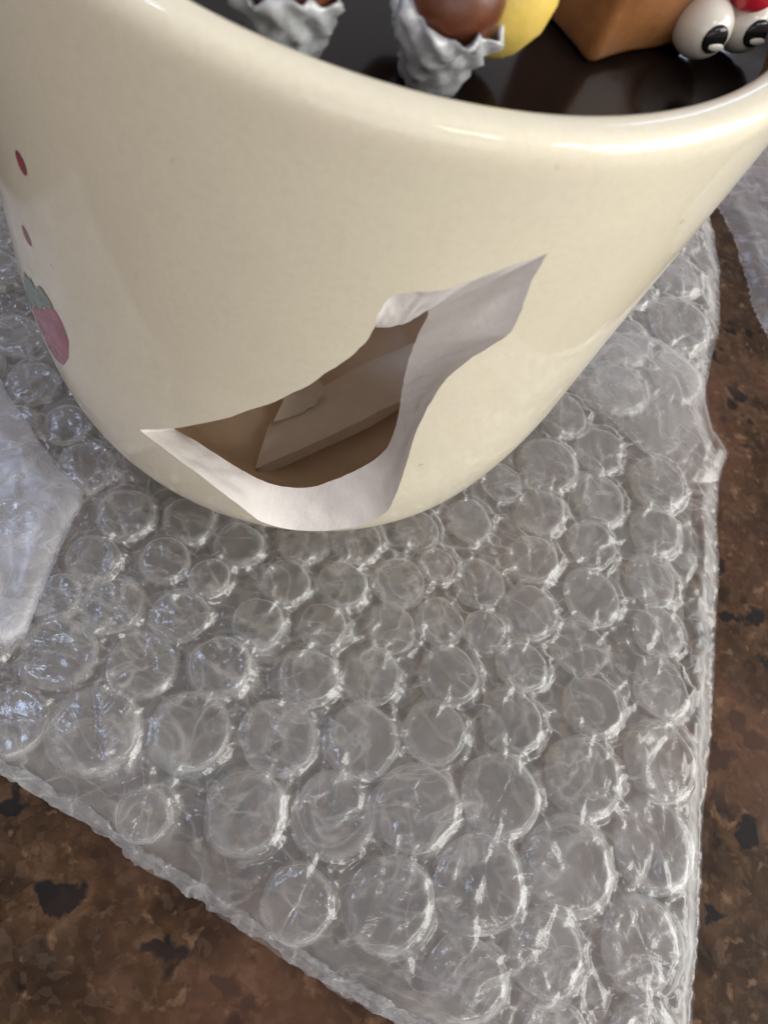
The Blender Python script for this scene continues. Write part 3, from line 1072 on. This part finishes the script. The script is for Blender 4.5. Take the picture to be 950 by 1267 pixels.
# the second layer of the folded sheet underneath
OUT2 = [(x - (5.5 if (x > 80 and -24 < y < 47) else 0.6) * (1 if x > 60 else 0), y - (0.9 if y < -80 else 0)) for x, y in OUT]


def low_h(x, y):
    return ZC + 1.4 + 0.6 * fbm(np.asarray(x) * 0.06, np.asarray(y) * 0.06, 60, 2) + 0.35 * (base_h(x, y) + 4.6)


V, Fq, GR2 = film_grid(OUT2, 1.0, low_h, 151, None, creases=160, edge_jag=0.6)
mesh_obj('lower_film', V, Fq, M_low, wrap)
# ragged cut edge along the front
EDGE = [(118, -86.2), (76, -86.6), (60.4, -86.8), (45.7, -86.0), (32.6, -85.6), (24, -85.4), (14.4, -84.4), (5.7, -84.2), (-2.7, -84.4), (-11.6, -84.0), (-60, -84.4)]
E = resample(EDGE, 0.35, closed=False)
ne = len(E)
kk = np.arange(ne)
V = []
for j in range(7):
    t = j / 6
    off = -0.7 + 2.2 * t
    nz1 = fbm(kk * 0.16, kk * 0 + t * 2.0, 71, 4) + 0.5 * fbm(kk * 0.55, kk * 0 + t * 2.0, 75, 2) * vnoise(kk * 0.05, kk * 0 + 2, 76)
    nz2 = fbm(kk * 0.13, kk * 0 + t * 2.0 + 9, 73, 4)
    V.append(np.stack([E[:, 0] + 0.5 * nz2, E[:, 1] + off + 0.7 * nz1, ZC + 0.7 + 1.5 * math.sin(t * 2.2) + 1.5 * nz2 + 0.7 * nz1 + 0.5 * t], -1))
V = np.stack(V, 1).reshape(-1, 3)
V[:, 2] = np.maximum(V[:, 2], ZC + 0.15)
te = mesh_obj('torn_edge', V, grid_faces(ne, 7), M_edge, wrap)
te['label'] = 'ragged crinkled cut edge of the sheet'

# folded-over flap on the left, double film with a few bubbles
FLAP = [(-84, 2), (-60, -18), (-40.3, -32.5), (-26.1, -38.6), (-17.2, -41.6), (-14.8, -52.5), (-10.2, -66.5), (-13.0, -71), (-40, -80), (-84, -80)]


def flap_h(off):
    def f(x, y):
        return base_h(x, y) + 5.2 + off + 1.6 * fbm(np.asarray(x) * .06, np.asarray(y) * .06, 90, 2)
    return f


def flap_droop(x, y, dd, h):
    t = np.clip(dd / 4.0, 0, 1)
    return h - 1.9 * (1 - t) ** 2


for k, off in enumerate((0.0, -2.2)):
    V, Fq, _g = film_grid(FLAP, 0.6, flap_h(off), 171 + k, None, creases=60, camp=0.4, clen=(8, 25), edge_jag=0.25, droop=flap_droop, fine=0.15)
    if k == 0:
        flap = mesh_obj('folded_flap', V, Fq, M_flap, wrap)
        flap['label'] = 'pale folded-over flap of wrap at the left'
    else:
        mesh_obj('flap_underside', V, Fq, M_flap, flap)
for (x, y, R) in ((-24, -52, 4.4), (-30, -61, 4.6), (-37, -52, 4.4), (-32, -43, 4.0), (-43, -43, 4.2), (-50, -34, 4.2), (-22, -64, 4.2), (-47, -58, 4.4), (-40, -68, 4.6)):
    z = float(flap_h(-2.2)(x, y))
    o = put_bubble(x, y, z, R, 2.1, random.randrange(16), (0, 0), flap)

# folded corner at the right of the mug
CORN = [(48, 40), (52, 36.8), (61.9, 35.6), (71.3, 32.6), (84.8, 31.2), (90.6, 36), (90.3, 44.5), (85.5, 48.9), (82.0, 55), (79.9, 62), (73, 66), (59.2, 64), (50, 55)]


def corn_h(x, y):
    return base_h(x, y) + 3.5 + 0.9 * fbm(np.asarray(x) * .09, np.asarray(y) * .09, 95, 2)


V, Fq, _g = film_grid(CORN, 0.5, corn_h, 191, None, creases=40, camp=0.35, clen=(5, 15), edge_jag=0.25,
                      droop=lambda x, y, dd, h: h - 2.0 * (1 - np.clip(dd / 4.0, 0, 1)) ** 2, fine=0.15)
fc = mesh_obj('folded_corner', V, Fq, M_corner, wrap)
fc['label'] = 'milky folded corner of wrap right of the mug'

# loose piece of film behind, at the upper right
SHEET = [(60, 140), (68.5, 129), (77.5, 117), (88.5, 98), (104, 83), (140, 78), (170, 120), (150, 190), (70, 190)]
V, Fq, _g = film_grid(SHEET, 1.0, lambda x, y: ZC + 4.5 + 2.2 * fbm(np.asarray(x) * .03, np.asarray(y) * .03, 97, 3), 193, None, creases=120, camp=0.9, clen=(8, 30), edge_jag=0.8,
                      droop=lambda x, y, dd, h: h - 3.0 * (1 - np.clip(dd / 5.0, 0, 1)) ** 2, fine=0.4)
ps = mesh_obj('plastic_sheet', V, Fq, M_flap, None)
tag(ps, 'loose pale plastic film on the granite behind the mug at upper right', 'plastic film')
